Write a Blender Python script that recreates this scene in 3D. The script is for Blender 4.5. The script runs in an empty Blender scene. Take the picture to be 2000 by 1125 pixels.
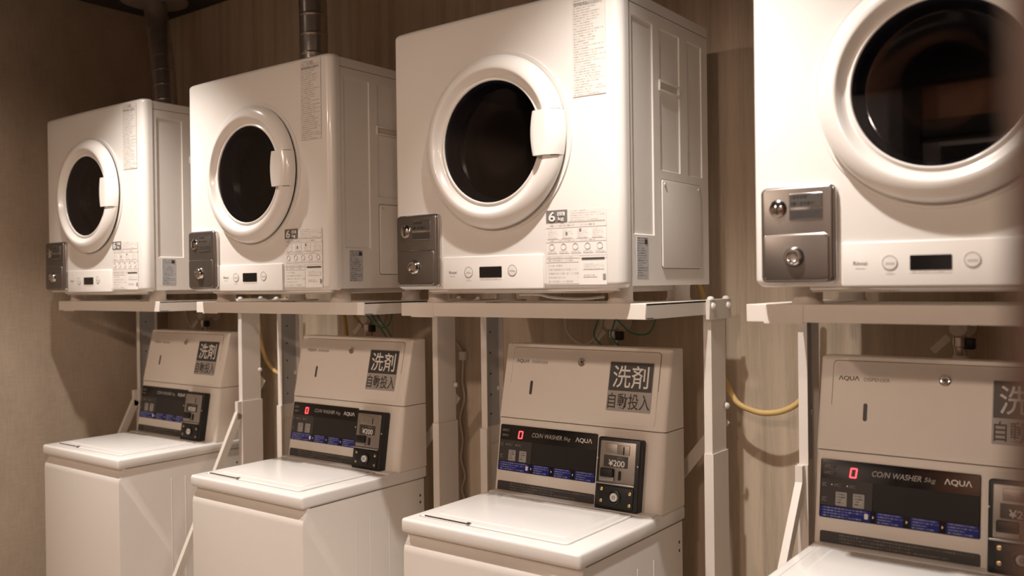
import bpy, bmesh, math, random
from mathutils import Vector, Matrix
random.seed(7)
S = bpy.context.scene
COL = S.collection
PI = math.pi

# ------------------------------------------------------------------ camera
F_PX = 1738.63
CAM = Vector((3.3087, -1.6121, 1.3597))
yaw, pit, rol = math.radians(-36.915), math.radians(-0.33), math.radians(-0.7257)
FW = Vector((math.sin(yaw) * math.cos(pit), math.cos(yaw) * math.cos(pit), math.sin(pit)))
RT = Vector((math.cos(yaw), -math.sin(yaw), 0))
UP = RT.cross(FW)
RT, UP = RT * math.cos(rol) + UP * math.sin(rol), -RT * math.sin(rol) + UP * math.cos(rol)
cd = bpy.data.cameras.new('camera')
cam = bpy.data.objects.new('camera', cd)
COL.objects.link(cam)
m = Matrix((RT, UP, -FW)).transposed().to_4x4()
m.translation = CAM
cam.matrix_world = m
cd.sensor_width = 36
cd.lens = F_PX / 2000 * 36
cd.clip_start = 0.01
cd.dof.use_dof = True
cd.dof.focus_distance = 2.3
cd.dof.aperture_fstop = 2.8
S.camera = cam

# ------------------------------------------------------------------ world, exposure
w = bpy.data.worlds.new('world')
S.world = w
w.use_nodes = True
w.node_tree.nodes['Background'].inputs[0].default_value = (1, .8, .6, 1)
w.node_tree.nodes['Background'].inputs[1].default_value = 0.01
S.view_settings.view_transform = 'Standard'
S.view_settings.look = 'None'
S.view_settings.gamma = 1
S.view_settings.use_curve_mapping = False
S.view_settings.exposure = 0.0
try:
    S.cycles.max_bounces = 10
    S.cycles.diffuse_bounces = 6
    S.cycles.sample_clamp_indirect = 4
except Exception:
    pass

# the downlights, corridor ones unseen and added as fill: (x, y, watts, full cone degrees, label, where)
CEIL = 2.51
LAMPS = [
    (0.74, -0.45, 166, 96, 'recessed ceiling downlight above the second dryer from the linen side wall'),
    (2.52, -0.45, 152, 99, 'recessed ceiling downlight above the gap before the rightmost dryer'),
    (1.30, -2.65, 72, 169, 'added fill downlight over the corridor near the linen side wall'),
    (3.12, -2.65, 65, 169, 'added fill downlight over the middle of the corridor'),
    (4.55, -2.65, 54, 169, 'added fill downlight over the corridor beyond the partition'),
]
LAMP_COL = (1.0, .915, .85)
CORRIDOR_COL = (1.0, .77, .61)

# ------------------------------------------------------------------ materials
MATS = {}
def nodes_of(name):
    mt = bpy.data.materials.new(name)
    mt.use_nodes = True
    return mt, mt.node_tree, mt.node_tree.nodes, mt.node_tree.links, mt.node_tree.nodes['Principled BSDF']
def mat(name, col, rough=.4, metal=0, coat=0, var=.04, scale=30, bump=0, spec=.5):
    mt, nt, N, L, p = nodes_of(name)
    tc = N.new('ShaderNodeTexCoord')
    no = N.new('ShaderNodeTexNoise')
    no.inputs['Scale'].default_value = scale
    no.inputs['Detail'].default_value = 4
    L.new(tc.outputs['Object'], no.inputs['Vector'])
    mx = N.new('ShaderNodeMix'); mx.data_type = 'RGBA'
    mx.inputs[6].default_value = (*[c * (1 - var) for c in col], 1)
    mx.inputs[7].default_value = (*[min(1, c * (1 + var)) for c in col], 1)
    L.new(no.outputs['Fac'], mx.inputs[0])
    L.new(mx.outputs[2], p.inputs['Base Color'])
    p.inputs['Roughness'].default_value = rough
    p.inputs['Metallic'].default_value = metal
    p.inputs['Coat Weight'].default_value = coat
    p.inputs['Coat Roughness'].default_value = .08
    p.inputs['Specular IOR Level'].default_value = spec
    if bump:
        b = N.new('ShaderNodeBump'); b.inputs['Strength'].default_value = bump; b.inputs['Distance'].default_value = .002
        L.new(no.outputs['Fac'], b.inputs['Height']); L.new(b.outputs[0], p.inputs['Normal'])
    MATS[name] = mt
    return mt
def glow(name, col, st):
    mt, nt, N, L, p = nodes_of(name)
    p.inputs['Base Color'].default_value = (*[c * .3 for c in col], 1)
    p.inputs['Emission Color'].default_value = (*col, 1)
    p.inputs['Emission Strength'].default_value = st
    MATS[name] = mt
    return mt
def pane(name):
    """smoked door glass: tinted see-through with a mirror-like front"""
    mt, nt, N, L, p = nodes_of(name)
    N.remove(p)
    out = N['Material Output']
    tr = N.new('ShaderNodeBsdfTransparent'); tr.inputs[0].default_value = (.60, .60, .64, 1)
    gl = N.new('ShaderNodeBsdfGlossy'); gl.inputs['Roughness'].default_value = .015
    fr = N.new('ShaderNodeFresnel'); fr.inputs[0].default_value = 1.55
    mx = N.new('ShaderNodeMixShader')
    L.new(fr.outputs[0], mx.inputs[0]); L.new(tr.outputs[0], mx.inputs[1]); L.new(gl.outputs[0], mx.inputs[2])
    L.new(mx.outputs[0], out.inputs[0])
    MATS[name] = mt
    return mt
def fabric(name, c0, c1, sx, sy, sz, fine=260, streak=.5, hatch=1.0):
    """woven wall covering: fine threads plus long soft streaks"""
    mt, nt, N, L, p = nodes_of(name)
    tc = N.new('ShaderNodeTexCoord')
    def noise(scale, detail=3):
        mp = N.new('ShaderNodeMapping'); mp.inputs['Scale'].default_value = scale
        L.new(tc.outputs['Object'], mp.inputs['Vector'])
        n = N.new('ShaderNodeTexNoise'); n.inputs['Scale'].default_value = 1; n.inputs['Detail'].default_value = detail
        L.new(mp.outputs[0], n.inputs['Vector'])
        return n
    a = noise((sx, sy, sz)); b = noise((fine, fine, fine * .06), 2); c = noise((fine * .06, fine * .06, fine), 2)
    ad = N.new('ShaderNodeMath'); ad.operation = 'ADD'
    ch = N.new('ShaderNodeMath'); ch.operation = 'MULTIPLY_ADD'; ch.inputs[1].default_value = hatch; ch.inputs[2].default_value = .5 * (1 - hatch)
    L.new(c.outputs['Fac'], ch.inputs[0])
    L.new(b.outputs['Fac'], ad.inputs[0]); L.new(ch.outputs[0], ad.inputs[1])
    mu = N.new('ShaderNodeMath'); mu.operation = 'MULTIPLY_ADD'; mu.inputs[1].default_value = .35; mu.inputs[2].default_value = -.1
    L.new(ad.outputs[0], mu.inputs[0])
    m2 = N.new('ShaderNodeMath'); m2.operation = 'MULTIPLY_ADD'; m2.inputs[1].default_value = streak
    L.new(a.outputs['Fac'], m2.inputs[0]); L.new(mu.outputs[0], m2.inputs[2])
    cr = N.new('ShaderNodeValToRGB')
    cr.color_ramp.elements[0].position = .25; cr.color_ramp.elements[0].color = (*c0, 1)
    cr.color_ramp.elements[1].position = .8; cr.color_ramp.elements[1].color = (*c1, 1)
    L.new(m2.outputs[0], cr.inputs[0]); L.new(cr.outputs[0], p.inputs['Base Color'])
    p.inputs['Roughness'].default_value = .8
    p.inputs['Specular IOR Level'].default_value = .25
    bp = N.new('ShaderNodeBump'); bp.inputs['Strength'].default_value = .25; bp.inputs['Distance'].default_value = .001
    L.new(ad.outputs[0], bp.inputs['Height']); L.new(bp.outputs[0], p.inputs['Normal'])
    MATS[name] = mt
    return mt
def fine_print(name, base, ink, rows, cols, dens=.45, rough=.45):
    """rows of small print too fine to read: uv-driven"""
    mt, nt, N, L, p = nodes_of(name)
    uv = N.new('ShaderNodeUVMap')
    sp = N.new('ShaderNodeSeparateXYZ'); L.new(uv.outputs[0], sp.inputs[0])
    def mth(op, a, b=None, c=None):
        n = N.new('ShaderNodeMath'); n.operation = op
        for i, v in enumerate((a, b, c)):
            if v is None: continue
            if isinstance(v, (int, float)): n.inputs[i].default_value = v
            else: L.new(v, n.inputs[i])
        return n.outputs[0]
    ry = mth('MULTIPLY', sp.outputs[1], rows); fy = mth('FLOOR', ry); fr = mth('FRACT', ry)
    band = mth('MULTIPLY', mth('GREATER_THAN', fr, .28), mth('LESS_THAN', fr, .80))
    rx = mth('MULTIPLY', sp.outputs[0], cols); fx = mth('FLOOR', rx)
    frx = mth('FRACT', rx)
    cb = N.new('ShaderNodeCombineXYZ'); L.new(fx, cb.inputs[0]); L.new(fy, cb.inputs[1])
    wn = N.new('ShaderNodeTexWhiteNoise'); wn.noise_dimensions = '2D'; L.new(cb.outputs[0], wn.inputs['Vector'])
    wr = N.new('ShaderNodeTexWhiteNoise'); wr.noise_dimensions = '1D'; L.new(fy, wr.inputs['W'])
    leng = mth('LESS_THAN', sp.outputs[0], mth('MULTIPLY_ADD', wr.outputs['Value'], .55, .5))
    marg = mth('GREATER_THAN', sp.outputs[0], .05)
    ch = mth('MULTIPLY', mth('MULTIPLY_ADD', wn.outputs['Value'], .8, .2), mth('LESS_THAN', frx, .82))
    f = mth('MULTIPLY', mth('MULTIPLY', band, ch), mth('MULTIPLY', leng, marg))
    f = mth('MULTIPLY', f, dens)
    mx = N.new('ShaderNodeMix'); mx.data_type = 'RGBA'
    mx.inputs[6].default_value = (*base, 1); mx.inputs[7].default_value = (*ink, 1)
    L.new(f, mx.inputs[0]); L.new(mx.outputs[2], p.inputs['Base Color'])
    p.inputs['Roughness'].default_value = rough
    MATS[name] = mt
    return mt

mat('enamel', (.80, .775, .735), .32, coat=.35, var=.01)
mat('door_white', (.82, .79, .75), .22, coat=.5, var=.01)
mat('side_enamel', (.79, .755, .71), .4, var=.015)
mat('washer_white', (.80, .765, .72), .34, coat=.2, var=.015)
mat('lid_white', (.86, .84, .81), .25, coat=.35, var=.01)
mat('console_beige', (.80, .735, .66), .42, var=.015)
mat('rack_paint', (.74, .69, .63), .45, var=.02)
mat('rack_inside', (.42, .42, .41), .55, var=.04)
mat('foot_plastic', (.62, .56, .50), .5)
mat('seam_dark', (.10, .085, .07), .6)
mat('gap_black', (.012, .011, .010), .6)
mat('drum_glass', (.004, .004, .005), .04, coat=.6, spec=.5, var=0)
mat('drum_wall', (.055, .058, .085), .35, var=0)
pane('pane_glass')
mat('chrome', (.62, .60, .58), .13, metal=1, var=.02)
mat('brushed', (.20, .18, .165), .33, metal=.85, var=.03, scale=60)
mat('brushed_light', (.42, .39, .36), .3, metal=.8, var=.03, scale=60)
mat('brass', (.62, .47, .24), .3, metal=1)
mat('black_plastic', (.010, .010, .010), .34)
mat('panel_black', (.006, .006, .007), .12, coat=.3, var=0)
mat('panel_window', (.022, .022, .022), .2, var=0)
mat('panel_grey', (.055, .05, .048), .3)
mat('button_grey', (.36, .34, .32), .45)
mat('label_dark', (.055, .05, .045), .42)
mat('label_grey', (.40, .37, .34), .4)
mat('label_box_grey', (.17, .16, .155), .45)
mat('white_ink', (.80, .77, .73), .5)
mat('dark_ink', (.045, .04, .036), .5)
mat('soft_ink', (.42, .38, .34), .5)
mat('faint_ink', (.56, .52, .48), .5)
mat('grey_ink', (.27, .25, .23), .5)
mat('dim_ink', (.40, .37, .34), .35)
mat('silver_label', (.46, .46, .46), .4)
mat('duct_metal', (.60, .57, .54), .30, metal=.85, var=.12, scale=25)
mat('flange_grey', (.34, .31, .29), .6)
mat('gas_hose', (.62, .44, .17), .5)
mat('cable_grey', (.68, .65, .60), .5)
mat('cable_green', (.05, .27, .18), .5)
mat('cable_white', (.62, .56, .50), .5)
mat('cable_black', (.015, .015, .014), .5)
mat('tap_plastic', (.76, .70, .62), .5)
mat('floor_tile', (.38, .315, .26), .35, var=.12, scale=5)
mat('ceiling_paint', (.055, .047, .040), .9, var=.05)
mat('jamb_brown', (.085, .050, .036), .5, var=.12, scale=9)
mat('wood_dark', (.10, .055, .035), .45, var=.2, scale=7)
mat('corridor_paint', (.40, .335, .28), .8, var=.06)
mat('grey_board', (.42, .40, .40), .5, var=.08, scale=12)
mat('wood_orange', (.42, .20, .11), .45, var=.15, scale=9)
mat('pale_board', (.55, .50, .48), .5)
mat('dark_frame', (.03, .026, .022), .5)
fabric('linen_left', (.35, .282, .215), (.54, .44, .342), 9, 9, 5, 330, .35)
fabric('wood_paper', (.315, .25, .184), (.60, .50, .385), 30, 30, .7, 300, .95, .12)
glow('led_red', (1, .03, .035), 7)
glow('led_core', (1, .55, .5), 9)
glow('lamp_glow', (1, .85, .68), 9)
fine_print('print_caution', (.735, .705, .665), (.20, .17, .15), 40, 20, .72)
fine_print('print_guide', (.76, .725, .68), (.40, .36, .33), 5, 16, .8)
fine_print('print_row', (.76, .725, .68), (.40, .36, .33), 1, 14, .9)
fine_print('print_rating', (.52, .52, .53), (.05, .05, .05), 16, 12, .95)
fine_print('print_blue', (.013, .020, .20), (.35, .38, .55), 4, 14, .8, .25)
fine_print('print_strip', (.050, .046, .043), (.26, .24, .22), 3, 46, .6, .4)
fine_print('print_panel', (.045, .04, .038), (.40, .37, .34), 3, 7, .8, .3)
fine_print('print_button', (.40, .375, .35), (.03, .03, .03), 4, 4, .95)
fine_print('print_lid', (.66, .63, .59), (.30, .27, .24), 3, 34, .6, .3)
fine_print('print_plate', (.075, .068, .062), (.012, .012, .012), 2, 9, 1, .3)

# ------------------------------------------------------------------ mesh helpers
FRONT = Matrix(((1, 0, 0, 0), (0, 0, -1, 0), (0, 1, 0, 0), (0, 0, 0, 1)))   # (a,b,c) -> x=a, z=b, outward -y
SIDE = Matrix(((0, 0, 1, 0), (1, 0, 0, 0), (0, 1, 0, 0), (0, 0, 0, 1)))      # a -> y, b -> z, outward +x
TOP = Matrix.Identity(4)
def slope(y0, z0, y1, z1):
    es = Vector((0, y1 - y0, z1 - z0)).normalized()
    ex = Vector((1, 0, 0)); n = ex.cross(es)
    M = Matrix((ex, es, n)).transposed().to_4x4(); M.translation = (0, y0, z0)
    return M

class MB:
    def __init__(s, M=None):
        s.bm = bmesh.new(); s.M = M or TOP; s.uv = s.bm.loops.layers.uv.new('UVMap')
    def v(s, p): return s.bm.verts.new(s.M @ Vector(p))
    def poly(s, pts, uvs=None):
        f = s.bm.faces.new([s.v(p) for p in pts])
        if uvs:
            for l, u in zip(f.loops, uvs): l[s.uv].uv = u
        return s
    def _emit(s, t):
        me = bpy.data.meshes.new('tmp'); t.to_mesh(me); t.free(); s.bm.from_mesh(me); bpy.data.meshes.remove(me)
        return s
    def box(s, a0, a1, b0, b1, c0, c1, bev=0, seg=2, M=None):
        t = bmesh.new()
        bmesh.ops.create_cube(t, size=1)
        for q in t.verts:
            q.co = Vector(((a0 + a1) / 2 + q.co.x * (a1 - a0), (b0 + b1) / 2 + q.co.y * (b1 - b0), (c0 + c1) / 2 + q.co.z * (c1 - c0)))
        if bev:
            bmesh.ops.bevel(t, geom=t.edges[:], offset=bev, segments=seg, affect='EDGES', profile=.5)
        t.transform(s.M @ M if M else s.M)
        return s._emit(t)
    def rrect(s, a0, a1, b0, b1, c0, c1, r=.005, bev=0, n=5):
        """rounded rectangle slab from c0 (back) to c1 (front), front edge softened by bev"""
        def ring(ins, c):
            out = []
            rr = max(r - ins, .0004)
            for (cx, cy, t0) in ((a1 - ins - rr, b1 - ins - rr, 0), (a0 + ins + rr, b1 - ins - rr, 90), (a0 + ins + rr, b0 + ins + rr, 180), (a1 - ins - rr, b0 + ins + rr, 270)):
                for k in range(n + 1):
                    t = math.radians(t0 + 90 * k / n)
                    out.append(s.v((cx + rr * math.cos(t), cy + rr * math.sin(t), c)))
            return out
        rows = [ring(0, c0)]
        if bev:
            for k in range(4):
                t = k / 3 * PI / 2
                rows.append(ring(bev * (1 - math.cos(t)), c1 - bev + bev * math.sin(t)))
        else:
            rows.append(ring(0, c1))
        for p, q in zip(rows, rows[1:]):
            for i in range(len(p)):
                j = (i + 1) % len(p)
                s.bm.faces.new((p[i], p[j], q[j], q[i]))
        f = s.bm.faces.new(rows[-1])
        for l in f.loops:
            co = s.M.inverted() @ l.vert.co
            l[s.uv].uv = ((co.x - a0) / (a1 - a0), (co.y - b0) / (b1 - b0))
        s.bm.faces.new(list(reversed(rows[0])))
        return s
    def lathe(s, prof, ca=0, cb=0, seg=64, cap0=False, cap1=False):
        rows = []
        for r, c in prof:
            rows.append([s.v((ca + r * math.cos(2 * PI * k / seg), cb + r * math.sin(2 * PI * k / seg), c)) for k in range(seg)])
        for p, q in zip(rows, rows[1:]):
            for i in range(seg):
                j = (i + 1) % seg
                s.bm.faces.new((p[i], p[j], q[j], q[i]))
        if cap0: s.bm.faces.new(list(reversed(rows[0])))
        if cap1: s.bm.faces.new(rows[-1])
        return s
    def cyl(s, a, b, c0, c1, r, seg=24, bev=0):
        pr = [(r, c0), (r, c1 - bev), (r - bev, c1)] if bev else [(r, c0), (r, c1)]
        return s.lathe(pr, a, b, seg, True, True)
    def tube(s, pts, r, seg=10):
        pts = [Vector(p) for p in pts]
        rows = []
        prev = None
        for i, p in enumerate(pts):
            d = (pts[min(i + 1, len(pts) - 1)] - pts[max(i - 1, 0)]).normalized()
            u = (prev - d * prev.dot(d)) if prev is not None else d.orthogonal()
            u.normalize(); prev = u; v = d.cross(u)
            rr = r[i] if isinstance(r, (list, tuple)) else r
            rows.append([s.v(p + (u * math.cos(2 * PI * k / seg) + v * math.sin(2 * PI * k / seg)) * rr) for k in range(seg)])
        for p, q in zip(rows, rows[1:]):
            for i in range(seg):
                j = (i + 1) % seg
                s.bm.faces.new((p[i], p[j], q[j], q[i]))
        s.bm.faces.new(list(reversed(rows[0]))); s.bm.faces.new(rows[-1])
        return s
    def beam(s, p0, p1, wdt, thk, side=(1, 0, 0)):
        """flat bar between two points; thk along `side`, wdt across"""
        p0, p1 = Vector(p0), Vector(p1); d = (p1 - p0).normalized(); sd = Vector(side)
        sd = (sd - d * sd.dot(d)).normalized(); w_ = d.cross(sd)
        c = [[s.v(p + sd * i * thk / 2 + w_ * j * wdt / 2) for (i, j) in ((-1, -1), (1, -1), (1, 1), (-1, 1))] for p in (p0, p1)]
        for i in range(4):
            j = (i + 1) % 4
            s.bm.faces.new((c[0][i], c[0][j], c[1][j], c[1][i]))
        s.bm.faces.new(list(reversed(c[0]))); s.bm.faces.new(c[1])
        return s
    def loft(s, rows, closed=True, cap=True):
        rows = [[s.v(p) for p in r] for r in rows]
        for p, q in zip(rows, rows[1:]):
            for i in range(len(p) if closed else len(p) - 1):
                j = (i + 1) % len(p)
                s.bm.faces.new((p[i], p[j], q[j], q[i]))
        if cap:
            s.bm.faces.new(list(reversed(rows[0]))); s.bm.faces.new(rows[-1])
        return s
    def build(s, name, material, parent=None, ang=38, recalc=True):
        if recalc: bmesh.ops.recalc_face_normals(s.bm, faces=s.bm.faces[:])
        me = bpy.data.meshes.new(name); s.bm.to_mesh(me); s.bm.free()
        for p in me.polygons: p.use_smooth = True
        me.set_sharp_from_angle(angle=math.radians(ang))
        me.materials.append(MATS[material] if isinstance(material, str) else material)
        o = bpy.data.objects.new(name, me); COL.objects.link(o)
        if parent: o.parent = parent
        return o

def decal(name, material, parent, M, a0, a1, b0, b1, c=.0012, r=.0012, yfun=None):
    """thin printed label, slightly thick, uv 0..1"""
    mb = MB(M)
    if yfun is None:
        mb.rrect(a0, a1, b0, b1, 0, c, r, 0, 3)
    else:
        n = 8
        for i in range(n):
            x0 = a0 + (a1 - a0) * i / n; x1 = a0 + (a1 - a0) * (i + 1) / n
            y0, y1 = yfun(x0) + c, yfun(x1) + c
            mb.poly([(x0, b0, y0), (x1, b0, y1), (x1, b1, y1), (x0, b1, y0)], [(i / n, 0), ((i + 1) / n, 0), ((i + 1) / n, 1), (i / n, 1)])
    return mb.build(name, material, parent, recalc=yfun is None)

_txt = bpy.data.curves.new('lettering', 'FONT')
_to = bpy.data.objects.new('lettering', _txt)
COL.objects.link(_to)
def text(name, body, material, parent, M, a0, a1, b0, b1, c=.0016, shear=0, bold=0, keep=False):
    """lettering fitted into a rectangle on a surface, with a little thickness"""
    _txt.body = body; _txt.size = 1; _txt.extrude = 0; _txt.shear = shear; _txt.offset = bold
    bpy.context.view_layer.update()
    dg = bpy.context.evaluated_depsgraph_get()
    me = bpy.data.meshes.new_from_object(_to.evaluated_get(dg))
    xs = [q.co.x for q in me.vertices]; ys = [q.co.y for q in me.vertices]
    x0, x1, y0, y1 = min(xs), max(xs), min(ys), max(ys)
    sy = (b1 - b0) / (y1 - y0); sx = (a1 - a0) / (x1 - x0)
    for q in me.vertices:
        q.co = M @ Vector((a0 + (q.co.x - x0) * sx, b0 + (q.co.y - y0) * sy, c))
    me.materials.clear(); me.materials.append(MATS[material])
    me.name = name
    o = bpy.data.objects.new(name, me); COL.objects.link(o); o.parent = parent
    return o

def thing(name, loc, label, cat, group=None):
    o = bpy.data.objects.new(name, None); COL.objects.link(o)
    o.empty_display_size = .05
    o.location = loc; o['label'] = label; o['category'] = cat
    if group: o['group'] = group
    return o
def tag(o, label, cat, group=None):
    o['label'] = label; o['category'] = cat
    if group: o['group'] = group
    return o
def struct(o): o['kind'] = 'structure'; return o
def copy_tree(o, parent=None):
    c = o.copy(); COL.objects.link(c); c.parent = parent
    for ch in list(o.children): copy_tree(ch, c)
    return c

# ------------------------------------------------------------------ the room
XL, YB = -0.205, 0.578
XR, YF = 4.9, -3.3
struct(MB().box(XL - .1, XR + .1, YF - .1, YB + .1, -.08, 0).build('floor', 'floor_tile'))
struct(MB().box(XL - .1, XR + .1, YF - .1, YB + .1, CEIL, CEIL + .1).build('ceiling', 'ceiling_paint'))
struct(MB().box(XL - .1, XR + .1, YB, YB + .1, 0, CEIL).build('wall_back', 'wood_paper'))
struct(MB().box(XL - .1, XL, YF - .1, YB, 0, CEIL).build('wall_left', 'linen_left'))
struct(MB().box(XR, XR + .1, YF - .1, YB, 0, CEIL).build('wall_right', 'corridor_paint'))
struct(MB().box(XL, XR, YF - .1, YF, 0, CEIL).build('wall_corridor', 'corridor_paint'))
# partition the photographer leans past: wall with a wooden jamb at its end
struct(MB().box(3.305, XR, -1.35, -1.25, 0, CEIL).build('wall_partition', 'corridor_paint'))
jb = MB().box(3.2742, 3.306, -1.362, -1.238, 0, CEIL, .003)
struct(jb.build('trim_1', 'jamb_brown'))
struct(MB().box(3.3065, 3.40, -1.362, -1.351, 0, CEIL, .002).build('trim_2', 'jamb_brown'))
struct(MB().box(XL, 3.305, -1.35, -1.25, 2.37, CEIL).build('shade_lintel', 'dark_frame'))  # unseen lintel, added and sized to keep corridor light off the upper walls
# corridor wall joinery seen only in the drum glass
cab = thing('wall_joinery', (1.2, YF + .001, 0), 'wood and grey panelled joinery on the far corridor wall mirrored in the drum glass', 'panelling')
MB().box(0, .985, 0, .03, 0, 2.33, .002).build('grey_panel', 'grey_board', cab)
MB().box(.99, 1.07, 0, .08, 0, 2.33, .003).build('post', 'dark_frame', cab)
MB().box(1.075, 2.4, 0, .03, 2.15, 2.33, .002).build('wood_panel', 'wood_orange', cab)
MB().box(1.075, 1.45, 0, .07, 2.06, 2.145, .002).build('rail', 'dark_frame', cab)
MB().box(1.455, 2.4, 0, .03, 0, 2.145, .002).build('wood_panel', 'wood_orange', cab)
MB().box(1.075, 1.45, 0, .03, 0, 2.055, .002).build('pale_panel', 'pale_board', cab)
MB().box(1.16, 1.44, .03, .04, 1.7, 2.01, .002).build('niche_board', 'dark_frame', cab)
MB().box(0, 3.2, 0, .10, 2.335, CEIL - .003, .002).build('bulkhead', 'dark_frame', cab)

# ------------------------------------------------------------------ downlights
for i, (x, y, wt, cone, lab) in enumerate(LAMPS):
    t = thing('ceiling_light', (x, y, CEIL), lab, 'light', 'recessed downlights')
    MB().lathe([(.045, -.001), (.055, -.006), (.062, -.004), (.062, .0), (.045, .0)], 0, 0, 32).build('trim_ring', 'flange_grey', t)
    MB().cyl(0, 0, -.0025, -.0005, .045, 32).build('lamp_face', 'lamp_glow', t)
    ld = bpy.data.lights.new('downlight', 'SPOT')
    ld.energy = wt; ld.color = LAMP_COL if i < 2 else CORRIDOR_COL; ld.spot_size = math.radians(cone); ld.spot_blend = 1.0 if i < 2 else .1; ld.shadow_soft_size = .022 if i < 2 else .08
    lo = bpy.data.objects.new('downlight', ld); COL.objects.link(lo); lo.parent = t; lo.location = (0, 0, -.03)

# ------------------------------------------------------------------ dryer
DW, DD, DH = .65, .43, .634
BOW = .006
def fbow(x): return BOW * (1 - ((x - DW / 2) / (DW / 2)) ** 2)
def punch(o):
    """cut the round drum opening"""
    c = MB(FRONT).cyl(.325, .33, -.20, .06, .150, 64).build('cutter', 'enamel')
    md = o.modifiers.new('cut', 'BOOLEAN'); md.operation = 'DIFFERENCE'; md.object = c; md.solver = 'EXACT'
    bpy.context.view_layer.update()
    me = bpy.data.meshes.new_from_object(o.evaluated_get(bpy.context.evaluated_depsgraph_get()))
    o.modifiers.clear(); old = o.data; o.data = me; me.name = old.name; bpy.data.meshes.remove(old)
    me.set_sharp_from_angle(angle=math.radians(30))
    bpy.data.objects.remove(c)
def make_dryer():
    root = thing('coin_dryer', (0, 0, 0), 'x', 'dryer')
    # cabinet behind the front panel
    mb = MB().box(.004, DW - .006, .028, DD, 0, DH - .003, .008)
    cabinet = mb.build('cabinet', 'side_enamel', root)
    # front panel, bowed, with rolled edges
    rR, rL = .022, .012
    def sect(ins, z):
        pts = [(ins, .034, z)]
        for k in range(6):
            t = PI - k / 5 * PI / 2
            r = rL
            pts.append((r + (r - 0) * math.cos(t), r - r * math.sin(t), z))
        for k in range(1, 12):
            x = rL + (DW - rL - rR) * k / 12
            pts.append((x, -fbow(x), z))
        for k in range(8):
            t = PI / 2 - k / 7 * PI / 2
            pts.append((DW - rR + rR * math.cos(t), rR - rR * math.sin(t), z))
        pts.append((DW, .034, z))
        out = []
        for (x, y, zz) in pts:
            f = (x - DW / 2) / (DW / 2)
            out.append((x - f * ins, min(y + ins, .034), zz))
        out[0] = (ins, .034, z); out[-1] = (DW - ins, .034, z)
        return out
    rows = []
    rb = .014
    for k in range(6):
        t = k / 5 * PI / 2; rows.append(sect(rb * (1 - math.sin(t)), -.004 + rb * (1 - math.cos(t))))
    for z in (.2, .4): rows.append(sect(0, z))
    for k in range(6):
        t = k / 5 * PI / 2; rows.append(sect(rb * (1 - math.cos(t)), DH - rb + rb * math.sin(t)))
    fp = MB().loft(rows).build('front_panel', 'enamel', root, 45)
    punch(fp); punch(cabinet)
    # door
    cx, cz = .325, .33
    D0 = Matrix.Translation((0, -BOW + .001, 0)) @ FRONT
    seat = MB(D0).lathe([(.186, -.004), (.186, .002), (.206, .003), (.2085, -.004)], cx, cz, 96)
    seat.build('door_seat', 'enamel', root)
    MB(D0).lathe([(.180, -.004), (.194, -.001), (.194, .0085), (.17, .0085)], cx, cz, 96).build('door_gasket', 'gap_black', root)
    prof = [(.150, .008), (.196, .008), (.1975, .010), (.1970, .018), (.1935, .0275), (.187, .0365), (.178, .0435), (.171, .0470), (.1655, .0480), (.1625, .0475), (.1600, .0450),
            (.1545, .0345), (.150, .0285), (.1465, .0262), (.1440, .0268), (.1420, .0298), (.1400, .0305), (.1384, .0295), (.1374, .026), (.1374, .018)]
    prof = [(r_, .008 + (c_ - .008) * .70 if c_ > .008 else c_) for (r_, c_) in prof]
    door = MB(D0).lathe(prof, cx, cz, 128).build('door', 'door_white', root, 60)
    MB(D0).lathe([(.1374, .0180), (.1374, .0200), (.1362, .0200), (0, .0200)], cx, cz, 96).build('door_glass', 'pane_glass', door, 30)
    MB(D0).lathe([(.1374, .0178), (.1350, .0165), (.1310, .0080), (.1285, -.0180), (.1265, -.0220)], cx, cz, 96).build('drum_wall', 'drum_wall', door, 60)
    MB(D0).lathe([(.1265, -.0220), (.1220, -.0230), (.060, -.0240), (0, -.0240)], cx, cz, 96).build('drum_back', 'drum_glass', door, 60)
    # handle: saddle over the right of the ring
    def ring_c(r):
        r = min(max(r, .1656), .1974)
        for (r1, c1), (r0, c0) in zip(prof[1:], prof[2:]):
            if min(r0, r1) <= r <= max(r0, r1) and r0 != r1 and c0 > c1 - .0001:
                return c1 + (c0 - c1) * (r - r1) / (r0 - r1)
        return prof[8][1]
    def saddle(hb, lift, left):
        rows = []
        nb = 10
        for j in range(nb + 1):
            dz = -hb + 2 * hb * j / nb
            aL = left + .006 * (dz / hb) ** 2
            aR = math.sqrt(.1985 ** 2 - dz ** 2)
            row = []
            for k in range(13):
                dx = aL + (aR - aL) * k / 12
                c = ring_c(math.hypot(dx, dz)) + lift
                if k == 0: c -= .003
                row.append((cx + dx, cz + .002 + dz, c))
            bot = [(x_, z_, c_ - .010 if c_ > .024 else .010) for (x_, z_, c_) in reversed(row)]
            rows.append(row + bot)
        return MB(D0).loft(rows)
    saddle(.0485, .0045, .1235).build('door_handle', 'door_white', door, 40)
    saddle(.0500, .0010, .1640).build('handle_gap', 'gap_black', door, 40)
    # coin box, lower left
    P = Matrix.Translation((0, .004, 0)) @ FRONT
    x0, x1, z0, z1 = .021, .1525, .004, .1765
    cb = MB(P).rrect(x0, x1, z0, z1, 0, .024, .010, .004).build('coin_box', 'brushed', root)
    fr = MB(P)
    fr.rrect(x0 - .002, x1 + .003, z0 - .002, z1 + .002, 0, .018, .012, .003).build('chrome_rim', 'chrome', cb)
    MB(P).rrect(x0 + .004, x1 - .008, z0 + .004, .0905, .02, .0262, .008, .0015).build('cash_door', 'brushed', cb)
    MB(P).rrect(x0 + .0028, x1 - .0068, z0 + .0028, .0917, .02, .0250, .009, .0012).build('cash_door_rim', 'chrome', cb)
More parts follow.
